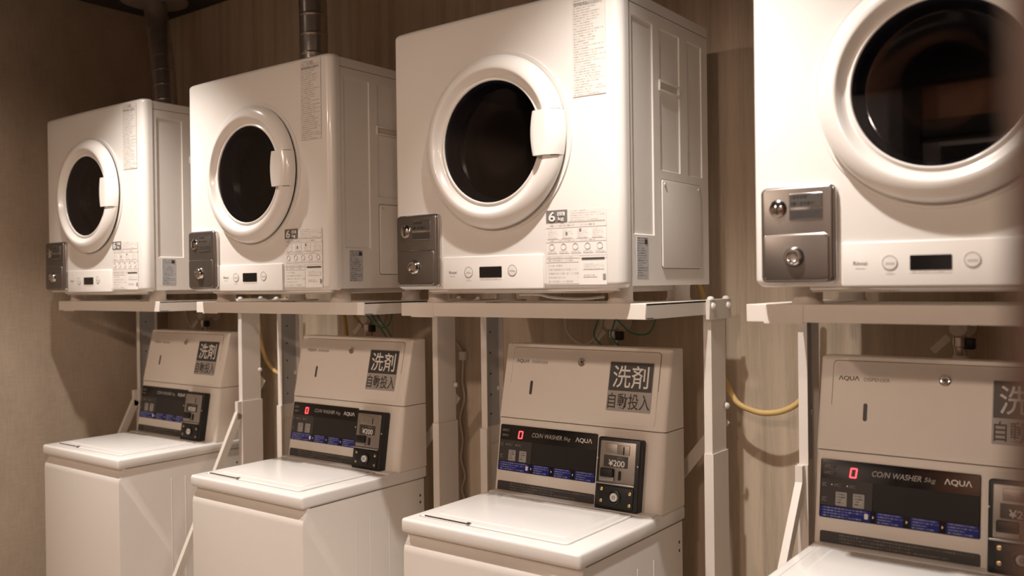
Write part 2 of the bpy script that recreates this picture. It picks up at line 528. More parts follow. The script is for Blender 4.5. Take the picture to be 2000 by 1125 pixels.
    for (sx_, sz_) in ((x0 + .008, z0 + .008), (x1 - .012, .0875)):
        MB(P).lathe([(.0022, .025), (.0020, .0272), (0, .0278)], sx_, sz_, 12).build('screw', 'chrome', cb)
    lk = MB(P).lathe([(.0185, .026), (.0175, .0285), (.0165, .033), (.0135, .0365), (.0115, .0365), (.0108, .034), (.008, .033), (0, .0335)], .083, .0500, 32).build('lock', 'chrome', cb)
    sl = MB(P).lathe([(.0165, .0235), (.0160, .026), (.0120, .0290), (.006, .0305), (0, .031)], .0535, .1385, 32)
    sl.build('coin_slot', 'chrome', cb)
    MB(P).box(.0525, .0550, .1275, .1495, .028, .0316).build('slot_gap', 'gap_black', cb)
    pl = MB(P).rrect(.0745, .1345, .1165, .1640, .0235, .0252, .002, .0006).build('price_plate', 'chrome', cb)
    decal('plate_print', 'print_plate', cb, P @ Matrix.Translation((0, 0, .0250)), .0757, .1333, .1390, .1628)
    decal('plate_print', 'panel_grey', cb, P @ Matrix.Translation((0, 0, .0250)), .0757, .1333, .1180, .1345)
    text('lettering', '20分100円', 'dark_ink', cb, P, .079, .130, .1205, .1325, .0265)
    # control panel
    P2 = Matrix.Translation((0, -.001, 0)) @ FRONT
    cp = MB(P2).rrect(.1625, .4545, -.0040, .0725, -.002, .0085, .003, .002).build('control_panel', 'enamel', root)
    Q = Matrix.Translation((0, -.0095, 0)) @ FRONT
    MB(Q).rrect(.2758, .3405, .0228, .0478, -.002, .0008, .0015).build('display', 'panel_black', cp)
    for (bx, bz) in ((.2435, .0362), (.3708, .0383)):
        MB(Q).lathe([(.0126, 0), (.0126, .0012), (.0117, .0012), (.0117, 0)], bx, bz, 32).build('button_ring', 'soft_ink', cp)
        MB(Q).lathe([(.0115, 0), (.0113, .0009), (0, .0011)], bx, bz, 32).build('button', 'enamel', cp)
        decal('button_print', 'print_row', cp, Q, bx - .0075, bx + .0075, bz - .002, bz + .002, .0016)
    text('lettering', 'Rinnai', 'grey_ink', cp, Q, .1830, .2065, .0330, .0395, .0006, bold=.015)
    decal('small_print', 'print_row', cp, Q, .186, .2035, .0265, .0290, .0004)
    decal('small_print', 'print_row', cp, Q, .236, .251, .0165, .0200, .0004)
    decal('small_print', 'print_row', cp, Q, .276, .340, .0175, .0205, .0004)
    # printed labels on the front
    yf = fbow
    cl = decal('caution_label', 'print_caution', root, FRONT, .5345, .6155, .405, .622, .0012, yfun=yf)
    text('lettering', '⚠注意', 'grey_ink', cl, FRONT, .563, .588, .6085, .6175, .0052)
    text('lettering', '衣類乾燥機の注意事項', 'grey_ink', cl, FRONT, .5395, .610, .598, .6045, .0054)
    il = decal('guide_label', 'enamel', root, FRONT, .4625, .6125, .004, .1665, .0010, yfun=yf)
    gx = lambda t: .4625 + .150 * t
    gz = lambda t: .1665 - .1625 * t
    def gl_(nm, m_, t0, t1, s0, s1, c=.0016): return decal(nm, m_, il, FRONT, gx(t0), gx(t1), gz(s1), gz(s0), c, yfun=yf)
    gl_('capacity_box', 'label_box_grey', 0, .365, 0, .168)
    text('lettering', '6', 'white_ink', il, FRONT, gx(.05), gx(.165), gz(.150), gz(.020), .0080, bold=.02)
    gl_('capacity_tag', 'white_ink', .195, .325, .028, .078, .0022)
    text('lettering', '乾燥', 'label_box_grey', il, FRONT, gx(.212), gx(.308), gz(.071), gz(.035), .0082)
    text('lettering', 'kg', 'white_ink', il, FRONT, gx(.215), gx(.315), gz(.152), gz(.092), .0080, bold=.02)
    gl_('notice_print', 'print_guide', .38, .98, .012, .165)
    gl_('notice_frame', 'soft_ink', .38, .98, .168, .171)
    for r_, (s0, s1) in enumerate(((.19, .24), (.40, .43), (.62, .645), (.655, .70))):
        gl_('heading_print', 'print_row', .0, .55 if r_ > 1 else 1.0, s0, s1)
        gl_('rule', 'soft_ink', 0, 1, s0 - .008, s0 - .004)
    for k in range(4):
        gl_('picture', 'print_guide', .02 + .25 * k, .20 + .25 * k, .26, .385)
    for (t0, s0) in ((.335, .30), (.565, .26)):
        gl_('mark', 'label_box_grey', t0, t0 + .03, s0, s0 + .04, .002)
    for k in range(5):
        t0 = .02 + .2 * k
        MB(FRONT @ Matrix.Translation((0, 0, yf(gx(t0 + .07)) + .0012))).lathe([(.0075, 0), (.0075, .0006), (.0060, .0006), (.0060, 0)], gx(t0 + .075), gz(.49), 20).build('icon', 'faint_ink', il)
        gl_('icon_print', 'print_row', t0, t0 + .17, .545, .58)
    gl_('table_print', 'print_guide', 0, .55, .72, .985)
    gl_('title_bar', 'dark_ink', .60, .97, .645, .668, .002)
    gl_('picture', 'print_guide', .62, .96, .72, .80)
    gl_('small_print', 'print_row', .62, .85, .86, .90)
    gl_('mark', 'grey_ink', .94, .985, .86, .93, .002)
    # right side, pressed panels
    ys = [.030, .0495, .145, .174, .2785, .313, .396, DD - .004]
    zs = [0.0, .110, .2546, .5755, .600, DH - .008]
    bm = bmesh.new(); uvl = bm.loops.layers.uv.new('UVMap')
    g = [[bm.verts.new((DW - .0025, y_, z_)) for z_ in zs] for y_ in ys]
    cells = {}
    for i in range(len(ys) - 1):
        for j in range(len(zs) - 1):
            cells[i, j] = bm.faces.new((g[i][j], g[i + 1][j], g[i + 1][j + 1], g[i][j + 1]))
    for grp in ([(1, 1), (1, 2)], [(3, 2)], [(5, 2)]):
        fs = [cells[k] for k in grp]
        bmesh.ops.inset_region(bm, faces=fs, thickness=.0035, depth=0)
        bmesh.ops.inset_region(bm, faces=fs, thickness=.0022, depth=-.0032)
    bd = [e for e in bm.edges if e.is_boundary]
    ex = bmesh.ops.extrude_edge_only(bm, edges=bd)
    for q in ex['geom']:
        if isinstance(q, bmesh.types.BMVert): q.co.x -= .006
    sp = MB(); sp.bm.free(); sp.bm = bm
    side = sp.build('side_panel', 'side_enamel', root, 25)
    SD = Matrix.Translation((DW - .0025, 0, 0)) @ SIDE
    MB(SD).box(.032, DD - .006, .6010, .6022, -.001, .0004).build('top_seam', 'seam_dark', side)
    gr = MB(SD)
    for (a0, a1, b0, b1) in ((.1715, .2715, .4335, .4375), (.1715, .2715, .4535, .4575), (.1715, .1765, .4375, .4535), (.2665, .2715, .4375, .4535)):
        gr.box(a0, a1, b0, b1, -.004, .0035, .0008, 1)
    gr.build('grip_rim', 'enamel', side)
    MB(SD).box(.1765, .2665, .4375, .4535, -.0035, -.0020).build('grip_recess', 'foot_plastic', side)
    ap = MB(SD).rrect(.178, .377, .039, .236, -.004, .0035, .006, .0015).build('access_panel', 'side_enamel', side)
    MB(SD).rrect(.1768, .3782, .0376, .2374, -.004, .0008, .007).build('access_gap', 'seam_dark', side)
    for a_ in (.190, .365): MB(SD).lathe([(.0042, .0035), (.0036, .0055), (0, .0055)], a_, .226, 14).build('screw', 'foot_plastic', side)
    decal('rating_label', 'print_rating', side, SD, .0625, .1125, .0195, .1045, .0008)
    decal('rating_mark', 'dark_ink', side, SD, .098, .109, .090, .100, .0014)
    # underside
    MB().box(.10, .60, .018, .40, -.014, .002, .003).build('base_tray', 'foot_plastic', root)
    MB().box(.10, .63, .010, .022, -.010, -.002, .002).build('front_lip', 'enamel', root)
    for (fx, fy) in ((.075, .075), (.600, .075), (.075, .355), (.600, .355)):
        MB().lathe([(.030, -.0375), (.030, -.034), (.027, -.030), (.027, -.006), (.030, .004)], fx, fy, 24, True, True).build('foot', 'foot_plastic', root)
    return root

RACK_TOP = 1.3125
dry = make_dryer()
DRYERS = [
    (-.0572, 'smallest white coin dryer in view, beside the linen side wall, duct leaning from its top'),
    (.8495, 'second white coin dryer from the linen side wall, straight metal duct above'),
    (1.7359, 'white coin dryer with its full pressed side panel in view beside the bare wall'),
    (2.6683, 'largest white coin dryer in view, cut off by the right edge of the photo'),
]
for i, (x, lab) in enumerate(DRYERS):
    o = dry if i == 0 else copy_tree(dry)
    o.location = (x, 0, 1.35); o['label'] = lab; o['group'] = 'coin dryers on racks'

# ------------------------------------------------------------------ washer
WW, WZ = .5425, .763
WS = .93
WFLOOR = -CAM.z * (1 - WS) / WS   # the floor in washer numbers
YO = .028                       # world y of the washer front
def make_washer():
    root = thing('coin_washer', (0, 0, 0), 'x', 'washing machine')
    D = .507
    # body: profile in y,z pushed along x, groove under the lid frame
    prof = [(.004, WFLOOR + .012), (.004, .676), (.006, .690), (.014, .703), (.020, .712), (.020, .730), (D, .730), (D, WFLOOR + .012)]
    rows = []
    for x_, e in ((.004, .004), (.0055, .001), (.008, 0), (WW - .008, 0), (WW - .0055, .001), (WW - .004, .004)):
        rows.append([(x_, min(max(y_ + (e if y_ < .1 else 0), 0), D), z_) for (y_, z_) in prof])
    body = MB().loft(rows).build('body', 'washer_white', root, 30)
    SDm = Matrix.Translation((WW - .004, 0, 0)) @ SIDE
    for (a0, a1) in ((.205, .209), (.262, .266), (.345, .349)):
        MB(SDm).rrect(a0, a1, .08, .66, -.001, .0012, .0015, .0008).build('side_rib', 'washer_white', body)
    for z_ in (.672, .650): MB(SDm).rrect(.486, .492, z_ - .004, z_ + .004, -.001, .0006, .002).build('side_hole', 'gap_black', body)
    for (fx, fy) in ((.05, .05), (WW - .05, .05), (.05, .45), (WW - .05, .45)):
        MB().cyl(fx, fy, WFLOOR + .0002, WFLOOR + .014, .022, 16).build('foot', 'cable_black', root)
    # lid frame
    top = MB().box(0, WW, 0, .520, .7265, WZ, .008, 3).build('top_frame', 'lid_white', root)
    MB().box(.0035, WW - .0035, .03, .516, .7250, .7270).build('top_seam', 'seam_dark', top)
    lid = MB(Matrix.Translation((0, 0, WZ - .001))).rrect(.026, .482, .040, .345, 0, .0050, .012, .0035).build('lid', 'lid_white', root)
    MB(Matrix.Translation((0, 0, WZ - .0005))).rrect(.0235, .4845, .0375, .349, -.002, .0012, .014).build('lid_gap', 'label_grey', lid)
    Mt = Matrix.Translation((0, 0, WZ + .0040))
    MB(Mt).rrect(.058, .455, .075, .335, -.002, .0016, .012, .0012).build('lid_panel', 'lid_white', lid)
    MB(Matrix.Translation((0, 0, WZ + .0038))).rrect(.046, .196, .0405, .0440, -.004, .0012, .0015).build('finger_slot', 'dark_ink', lid)
    MB(Matrix.Translation((0, 0, WZ + .0030))).rrect(.186, .198, .036, .0475, -.004, .0040, .003, .001).build('lid_latch', 'chrome', lid)
    decal('lid_print', 'print_lid', lid, Matrix.Translation((0, 0, WZ + .0057)), .09, .44, .305, .333, .0005)
    MB().box(.010, WW - .010, .350, .400, WZ - .003, WZ + .0035, .002).build('hinge_strip', 'washer_white', root)
    # lower console
    yb = .520
    def sect(z, yf, r, xa=0.0, xb=WW - .003):
        pts = [(xa, yb, z)]
        for k in range(6):
            t = PI - k / 5 * PI / 2
            pts.append((xa + r + r * math.cos(t), yf + r - r * math.sin(t), z))
        for k in range(7):
            t = PI / 2 - k / 6 * PI / 2
            pts.append((xb - r * 1.6 + r * 1.6 * math.cos(t), yf + r - r * math.sin(t), z))
        pts.append((xb, yb, z))
        return pts
    YA, YM, YT = .4101 - YO, .4434 - YO, .4918 - YO
    zA, zM, zT = WZ, .9715, 1.1805
    def yl(z): return YA + (YM - YA) * (z - zA) / (zM - zA)
    rows = [sect(zA, yl(zA), .018), sect(zA + .10, yl(zA + .10), .018), sect(zM - .012, yl(zM - .012), .014), sect(zM - .0035, yl(zM), .010)]
    con = MB().loft(rows).build('console', 'console_beige', root, 40)
    def yu(z): return YM + (YT - YM) * (z - zM) / (zT - zM)
    MB().loft([sect(zM - .005, YM + .004, .008, .003, WW - .006), sect(zM + .002, YM + .004, .008, .003, WW - .006)]).build('console_seam', 'seam_dark', root)
    rows = [sect(zM - .0010, yu(zM), .010), sect(zM + .006, yu(zM + .006) - .0008, .010), sect(zT - .012, yu(zT - .012), .007), sect(zT - .003, yu(zT), .006), sect(zT, yu(zT) + .004, .006, .003, WW - .006)]
    dis = MB().loft(rows).build('dispenser', 'console_beige', root, 40)
    U = slope(YM, zM, YT, zT); Lw = slope(YA, zA, YM, zM)
    ku = 1 / U.col[1].z; kl = 1 / Lw.col[1].z
    bu = lambda z: (z - zM) * ku
    bl = lambda z: (z - zA) * kl
    # dispenser door and its print
    MB(U).rrect(.0285, .5095, bu(.979), bu(1.1715), -.003, .0004, .010).build('door_gap', 'seam_dark', dis)
    MB(U).rrect(.0298, .5082, bu(.9803), bu(1.1702), -.003, .0022, .009, .0012).build('dispenser_door', 'console_beige', dis)
    text('lettering', 'ΛQUΛ', 'dark_ink', dis, U, .0425, .0885, bu(1.1250), bu(1.1365), .0027, bold=.012)
    text('lettering', 'DISPENSER', 'grey_ink', dis, U, .0985, .1545, bu(1.1262), bu(1.1338), .0027, bold=.01)
    MB(U).lathe([(.0125, .002), (.0120, .0042), (.0095, .0052), (.0085, .0040), (.0070, .0038), (.0064, .0060), (0, .0062)], .2665, bu(1.1365), 24).build('lock', 'chrome', dis)
    MB(U).box(.2655, .2675, bu(1.1335), bu(1.1395), .0060, .0066).build('key_slot', 'gap_black', dis)
    MB(U).rrect(.1003, .1090, bu(1.0385), bu(1.0775), .0018, .0027, .0042).build('level_window', 'label_dark', dis)
    lb = MB(U).rrect(.3585, .4925, bu(1.0135), bu(1.1430), .0020, .0030, .003).build('detergent_label', 'label_grey', dis)
    MB(U).rrect(.3605, .4905, bu(1.0665), bu(1.1408), .0026, .0034, .002).build('label_panel', 'label_dark', dis)
    text('lettering', '洗剤', 'white_ink', dis, U, .3715, .4795, bu(1.0745), bu(1.1335), .0040, bold=.006)
    text('lettering', '自動投入', 'dark_ink', dis, U, .3625, .4890, bu(1.0195), bu(1.0605), .0036, bold=.006)
    # control panel
    cp = MB(Lw).rrect(.0130, .3415, bl(.8205), bl(.9495), -.003, .0022, .004, .001).build('control_panel', 'panel_black', root)
    MB(Lw).rrect(.0150, .1275, bl(.8475), bl(.9065), .001, .0026, .001).build('key_area', 'panel_grey', cp)
    MB(Lw).rrect(.1300, .3395, bl(.8475), bl(.9065), .001, .0026, .001).build('display_window', 'panel_window', cp)
    for (a0, a1) in ((.0150, .1250), (.1370, .1925), (.2075, .2640), (.2775, .3390)):
        decal('step_print', 'print_blue', cp, Lw @ Matrix.Translation((0, 0, .0020)), a0, a1, bl(.8222), bl(.8458), .0007)
    for a in (.1310, .2000, .2707):
        b_ = bl(.834)
        MB(Lw).poly([(a - .002, b_ - .0035, .0027), (a + .002, b_, .0027), (a - .002, b_ + .0035, .0027)]).build('step_arrow', 'white_ink', cp, recalc=False)
    MB(Lw).rrect(.1120, .1200, bl(.828), bl(.840), .0020, .0030, .002).build('step_icon', 'white_ink', cp)
    text('lettering', 'CO/N WASHER', 'dim_ink', cp, Lw, .1255, .2270, bl(.9215), bl(.9335), .0026, shear=.25, bold=.01)
    text('lettering', '5kg', 'dim_ink', cp, Lw, .2320, .2560, bl(.9200), bl(.9320), .0026, shear=.25)
    text('lettering', 'ΛQUΛ', 'white_ink', cp, Lw, .2720, .3250, bl(.9205), bl(.9345), .0026, bold=.012)
    for (a0, a1, z0, z1) in ((.020, .046, .9300, .9370), (.020, .046, .9165, .9225), (.0175, .030, .8885, .8975), (.043, .062, .8905, .8970), (.077, .094, .8905, .8970), (.0175, .031, .8555, .8660)):
        decal('small_print', 'print_panel', cp, Lw @ Matrix.Translation((0, 0, .0022)), a0, a1, bl(z0), bl(z1), .0007)
    for a in (.0395, .0735): MB(Lw).cyl(a, bl(.8940), .002, .0030, .0016, 10).build('indicator', 'white_ink', cp)
    for a in (.0610, .0990):
        MB(Lw).rrect(a - .0125, a + .0125, bl(.8495), bl(.8800), .002, .0036, .002, .0008).build('key_button', 'button_grey', cp)
        decal('key_print', 'print_button', cp, Lw @ Matrix.Translation((0, 0, .0034)), a - .009, a + .009, bl(.8535), bl(.8770), .0007)
    MB(Lw).rrect(.0165, .3425, bl(.7655), bl(.7915), -.003, .0010, .004).build('notice_strip', 'label_dark', root)
    decal('notice_print', 'print_strip', root, Lw @ Matrix.Translation((0, 0, .0008)), .045, .335, bl(.7680), bl(.7890), .0006)
    # coin unit
    cu = MB(Lw).rrect(.3585, .4865, bl(.7600), bl(.9460), -.003, .026, .007, .003).build('coin_unit', 'black_plastic', root)
    Cu = Lw @ Matrix.Translation((0, 0, .0255))
    A = lambda u: .3585 + .128 * u
    def B(t): return bl(.9460) + (bl(.7600) - bl(.9460)) * t
    MB(Cu).rrect(A(.07), A(.90), B(.62), B(.05), -.004, .0016, .003, .001).build('coin_face', 'brushed_light', cu)
    MB(Cu).rrect(A(.20), A(.48), B(.225), B(.085), 0, .0036, .002, .001).build('return_plate', 'brushed_light', cu)
    MB(Cu).rrect(A(.49), A(.76), B(.235), B(.095), 0, .0036, .002, .001).build('insert_plate', 'brushed_light', cu)
    MB(Cu).box(A(.615), A(.640), B(.225), B(.115), .003, .0044).build('coin_slot', 'gap_black', cu)
    MB(Cu).rrect(A(.17), A(.73), B(.405), B(.245), 0, .0030, .002, .0006).build('price_plate', 'label_dark', cu)
    text('lettering', '¥200', 'white_ink', cu, Cu, A(.29), A(.665), B(.392), B(.305), .0036, bold=.015)
    decal('small_print', 'print_panel', cu, Cu @ Matrix.Translation((0, 0, .0030)), A(.46), A(.70), B(.290), B(.262), .0005)
    MB(Cu).rrect(A(.12), A(.43), B(.555), B(.425), 0, .010, .004, .003).build('return_cup', 'black_plastic', cu)
    MB(Cu).rrect(A(.12), A(.45), B(.595), B(.540), 0, .008, .003, .002).build('cup_lip', 'brushed_light', cu)
    MB(Cu).rrect(A(.535), A(.585), B(.575), B(.450), 0, .0055, .002, .001).build('reject_lever', 'gap_black', cu)
    MB(Cu).box(A(.02), A(.92), B(.645), B(.620), -.002, .0070, .0015).build('ledge', 'brushed_light', cu)
    MB(Cu).rrect(A(.10), A(.90), B(.965), B(.665), 0, .0030, .004, .0012).build('lock_plate', 'black_plastic', cu)
    for (u_, t_) in ((.17, .715), (.83, .735), (.17, .875), (.83, .895)):
        MB(Cu).lathe([(.0050, .002), (.0046, .0048), (.002, .0056), (0, .0056)], A(u_), B(t_), 12).build('screw', 'brass', cu)
    MB(Cu).lathe([(.0190, .002), (.0185, .0060), (.0150, .0068), (.0130, .0050)], A(.48), B(.81), 28).build('lock_collar', 'black_plastic', cu)
    MB(Cu).lathe([(.0112, .003), (.0108, .0088), (.0085, .0095), (.004, .0090), (0, .0090)], A(.48), B(.81), 24).build('lock', 'white_ink', cu)
    MB(Cu).lathe([(.0045, .009), (.0045, .0100), (.0028, .0100), (.0028, .009)], A(.48), B(.81), 16).build('keyhole', 'grey_ink', cu)
    for (u_, t_) in ((-.03, .30), (.955, .36)): MB(Cu).lathe([(.0025, -.003), (.002, .0015), (0, .002)], A(u_ + .04 if u_ < 0 else u_), B(t_), 10).build('rivet', 'white_ink', cu)
    return root, cp, Lw, bl

def add_digit(root, cp, Lw, bl):
    """seven-segment zero, lit"""
    a, b = .0860, bl(.9240)
    hw, hh, t = .0062, .0098, .0028
    sh = .0012
    def seg(x0, y0, x1, y1):
        return MB(Lw).beam((a + x0, b + y0, .0030), (a + x1, b + y1, .0030), t, .0008, (0, 0, 1))
    mbs = [(-hw + sh, hh, hw + sh, hh), (-hw - sh, -hh, hw - sh, -hh), (-hw + sh, hh, -hw, 0), (-hw, 0, -hw - sh, -hh), (hw + sh, hh, hw, 0), (hw, 0, hw - sh, -hh)]
    for s_ in mbs: seg(*s_).build('digit_segment', 'led_red', cp)

wsh, cp, Lw, bl = make_washer()
WASHERS = [
    (-.1858, 'white coin washer beside the linen side wall, its digit display dark'),
    (.7862, 'white coin washer under the second dryer from the linen side wall'),
    (1.7106, 'white coin washer with whole glowing display panel, nearest the hanging yellow hose'),
    (2.6349, 'white coin washer cut off by the right edge of the photo'),
]
plain = copy_tree(wsh)
add_digit(wsh, cp, Lw, bl)
for i, (x, lab) in enumerate(WASHERS):
    o = plain if i == 0 else (wsh if i == 1 else copy_tree(wsh))
    o.location = CAM + (Vector((x, YO, 0)) - CAM) * WS; o.scale = (WS, WS, WS)
    o['label'] = lab; o['group'] = 'coin washers under the racks'

# ------------------------------------------------------------------ racks
ZT_, ZB_ = 1.3125, 1.279
def post(root, x, sign):
    """slotted channel post; sign +1: web outside on the right, -1: web on the left, open to the right"""
    y0, y1 = .352, .432
    p = MB()
    xo = x; xi = x - sign * .020
    p.box(min(xo, xo - sign * .003), max(xo, xo - sign * .003), y0 + .003, y1 - .003, .9, ZT_ - .005)
    p.box(min(xo, xi), max(xo, xi), y0, y0 + .003, .9, ZT_ - .005)
    p.box(min(xo, xi), max(xo, xi), y1 - .003, y1, .9, ZT_ - .005)
    po = p.build('post', 'rack_paint', root)
    s = MB(); e = .0035
    xo2 = xo + sign * e; xi2 = xi
    s.box(min(xo2, xo2 - sign * .003), max(xo2, xo2 - sign * .003), y0, y1, .006, .948)
    s.box(min(xo2, xi2), max(xo2, xi2), y0 - e, y0, .006, .948)
    s.box(min(xo2, xi2), max(xo2, xi2), y1, y1 + e, .006, .948)
    s.build('sleeve', 'rack_paint', po)
    MB().box(x - sign * .035 - .03, x - sign * .035 + .03, .33, .455, 0, .006).build('foot_plate', 'rack_paint', po)
    if sign < 0:
        MB().box(x + .0032, x + .0042, y0 + .004, y1 - .004, .95, ZT_ - .006).build('inner_web', 'rack_inside', po)
        for z_ in (1.22, 1.16, 1.10, 1.04, .985):
            MB(Matrix.Translation((x + .0042, 0, 0)) @ SIDE).cyl(.390, z_, 0, .0006, .0035, 10).build('bolt_hole', 'seam_dark', po)
    M_ = Matrix.Translation((x + (.0035 if sign > 0 else .0), 0, 0)) @ SIDE
    MB(M_).lathe([(.008, 0), (.0075, .005), (.004, .008), (0, .0085)], .4255, 1.055, 14).build('bolt', 'rack_paint', po)
    return po
def make_rack(xl, xr, pl, pr, label, strutL=None, strutR=None):
    r = thing('dryer_rack', ((xl + xr) / 2, .2, 0), label, 'rack', 'dryer racks')
    off = Vector(r.location)
    def fin(o):
        return o
    # everything is modelled in world numbers; shift the empty's children back
    parts_before = set(o.name for o in bpy.data.objects)
    y0 = .040
    MB().box(xl, xr, y0, y0 + .003, ZB_, ZT_, .0008, 1).box(xl, xr, y0 + .003, y0 + .035, ZB_, ZB_ + .003).build('front_bar', 'rack_paint', r)
    MB().box(xl + .035, xl + .11, y0 - .0012, y0, ZB_ - .0025, ZT_ - .001).build('front_joint', 'rack_paint', r)
    for x, s in ((xl, 1), (xr, -1)):
        a = MB().box(min(x, x + s * .003), max(x, x + s * .003), y0 + .003, .456, ZB_, ZT_, .0008, 1)
        a.box(min(x, x + s * .095), max(x, x + s * .095), y0 + .003, .456, ZT_ - .004, ZT_)
        a.build('side_arm', 'rack_paint', r)
    MB().box(xl + .01, xr - .01, .425, .440, ZB_, ZT_ - .004).build('rear_bar', 'rack_paint', r)
    for px, s, xx in ((pl, -1, xl), (pr, 1, xr)):
        post(r, px, s)
        bx = xx if s > 0 else xx
        lo, hi = (min(px, bx) - .001, max(px, bx) + .0045) if s > 0 else (min(px, bx) - .0045, max(px, bx) + .001)
        b = MB().box(lo, hi, .335, .460, ZB_ - .012, ZT_ + .0025, .001, 1).build('bracket', 'rack_paint', r)
        Mb = Matrix.Translation((hi if s > 0 else lo, 0, 0)) @ (SIDE if s > 0 else Matrix(((0, 0, -1, 0), (1, 0, 0, 0), (0, 1, 0, 0), (0, 0, 0, 1))))
        for y_ in (.352, .440):
            MB(Mb).lathe([(.0088, -.001), (.0080, .004), (.0045, .0068), (0, .0072)], y_, (ZB_ + ZT_) / 2 + .003, 16).build('bolt', 'lid_white', b)
            MB(Matrix.Translation((0, 0, ZT_ + .0025))).lathe([(.0088, -.001), (.0080, .004), (.0045, .0068), (0, .0072)], (lo + hi) / 2, y_, 16).build('bolt', 'lid_white', b)
    # crossing rear braces
    MB().beam((pl + .01, .446, 1.02), (pr - .01, .446, .18), .030, .003, (0, 1, 0)).build('cross_brace', 'rack_paint', r)
    MB().beam((pr - .01, .450, 1.02), (pl + .01, .450, .18), .030, .003, (0, 1, 0)).build('cross_brace', 'rack_paint', r)
    for st, px, s in ((strutL, pl, -1), (strutR, pr, 1)):
        if st is not None:
            xs_ = px - s * .006
            k = MB()
            k.beam((xs_, .340, .905), (xs_, st, .012), .026, .016, (1, 0, 0))
            k.box(xs_ - .008, xs_ + .008, .330, .349, .885, .948)
            k.build('strut', 'rack_paint', r)
    for o in bpy.data.objects:
        if o.name not in parts_before and o.parent == r:
            o.location = -off
    return r
make_rack(-.065, .6073, -.0690, .6200, 'painted steel rack carrying the smallest dryer beside the linen wall', strutL=-.10, strutR=-.10)
make_rack(.818, 1.575, .8190, 1.556, 'painted steel rack carrying the second dryer from the linen side wall')
make_rack(1.7123, 2.4155, 1.7200, 2.4205, 'painted steel rack with bolted corner bracket in view beside the yellow hose')
make_rack(2.6353, 3.3400, 2.6270, 3.3450, 'painted steel rack carrying the dryer at the right edge of the photo', strutL=-.28)

# ------------------------------------------------------------------ exhaust ducts
def duct(p0, p1, r, label):
    t = thing('exhaust_duct', p0, label, 'duct', 'metal exhaust ducts')
    v = Vector(p1) - Vector(p0); n = 150
    pts, rad = [], []
    for k in range(n + 1):
        u = k / n
        pts.append(v * u + Vector((.012 * math.sin(PI * u), 0, 0)))
        rad.append(r * (1 + (.016 if k % 2 else 0)) + (.0022 if k % 18 == 0 else 0))
    MB().tube(pts, rad, 40).build('pipe', 'duct_metal', t, 80)
    f = MB(Matrix.Translation(v))
    f.lathe([(r, -.012), (r + .010, -.012), (r + .085, -.006), (r + .088, .002)], 0, 0, 40, True, True).build('ceiling_flange', 'flange_grey', t)
    MB().lathe([(r + .006, 1.9835 - p0[2]), (r + .006, .025), (r, .027)], 0, 0, 40).build('collar', 'duct_metal', t)
duct((.227, .315, 2.002), (.030, .39, CEIL - .002), .043, 'corrugated metal duct leaning from the smallest dryer up to the ceiling')
duct((1.050, .33, 1.9845), (1.032, .33, CEIL - .002), .045, 'corrugated metal duct rising straight from the second dryer from the linen wall')

# ------------------------------------------------------------------ taps, hoses, cables
def bez(pts, n=10):
    """catmull-rom through points"""
    P = [Vector(p) for p in pts]; P = [P[0] * 2 - P[1]] + P + [P[-1] * 2 - P[-2]]
    out = []
    for i in range(1, len(P) - 2):
        for k in range(n):
            t = k / n
            out.append(.5 * ((2 * P[i]) + (P[i + 1] - P[i - 1]) * t + (2 * P[i - 1] - 5 * P[i] + 4 * P[i + 1] - P[i + 2]) * t * t + (3 * P[i] - P[i - 1] - 3 * P[i + 1] + P[i + 2]) * t ** 3))
    out.append(P[-2])
    return out
def cable(name, pts, r, mt, label, cat, group=None, n=10):
    P = bez(pts, n); o0 = P[0]
    o = MB().tube([p - o0 for p in P], r, 10).build(name, mt, None, 80)
    o.location = o0
    return tag(o, label, cat, group)
TAPS = [(.150, 1.245, 'water tap above the washer beside the linen side wall'), (1.095, 1.245, 'water tap above the second washer from the linen side wall'),
        (2.058, 1.245, 'water tap behind green wires above the washer by the yellow hose'), (2.925, 1.250, 'water tap above the washer at the right edge of the photo')]
for i, (x, z, lab) in enumerate(TAPS):
    y = .520
    t = thing('water_tap', (x, y, z), lab, 'tap', 'wall water taps')
    Mf = FRONT
    MB(Mf).lathe([(.024, -.0575), (.024, -.050), (.012, -.048), (.012, .004), (.018, .006), (.021, .014), (.017, .024), (0, .026)], 0, 0, 20, True).build('valve_body', 'tap_plastic', t)
    MB().lathe([(.012, 0), (.012, -.018), (.017, -.021), (.017, -.040), (.014, -.042), (.014, -.060), (.016, -.062)], 0, -.002, 18, True).build('spout', 'chrome', t)
    MB().lathe([(.015, -.060), (.017, -.064), (.017, -.078), (.012, -.084), (.012, z * 0 - .098)], 0, -.002, 18, True, True).build('hose_coupling', 'tap_plastic', t)
    MB().beam((-.020, -.018, -.020), (-.052, -.020, -.052), .016, .004, (0, 1, 0)).build('clip_lever', 'tap_plastic', t)
    MB().box(.013, .030, -.018, .004, -.046, -.022, .003).build('valve_block', 'cable_black', t)
    MB().lathe([(.0155, -.028), (.0165, -.031), (.0155, -.035)], 0, -.002, 18).build('band', 'cable_black', t)
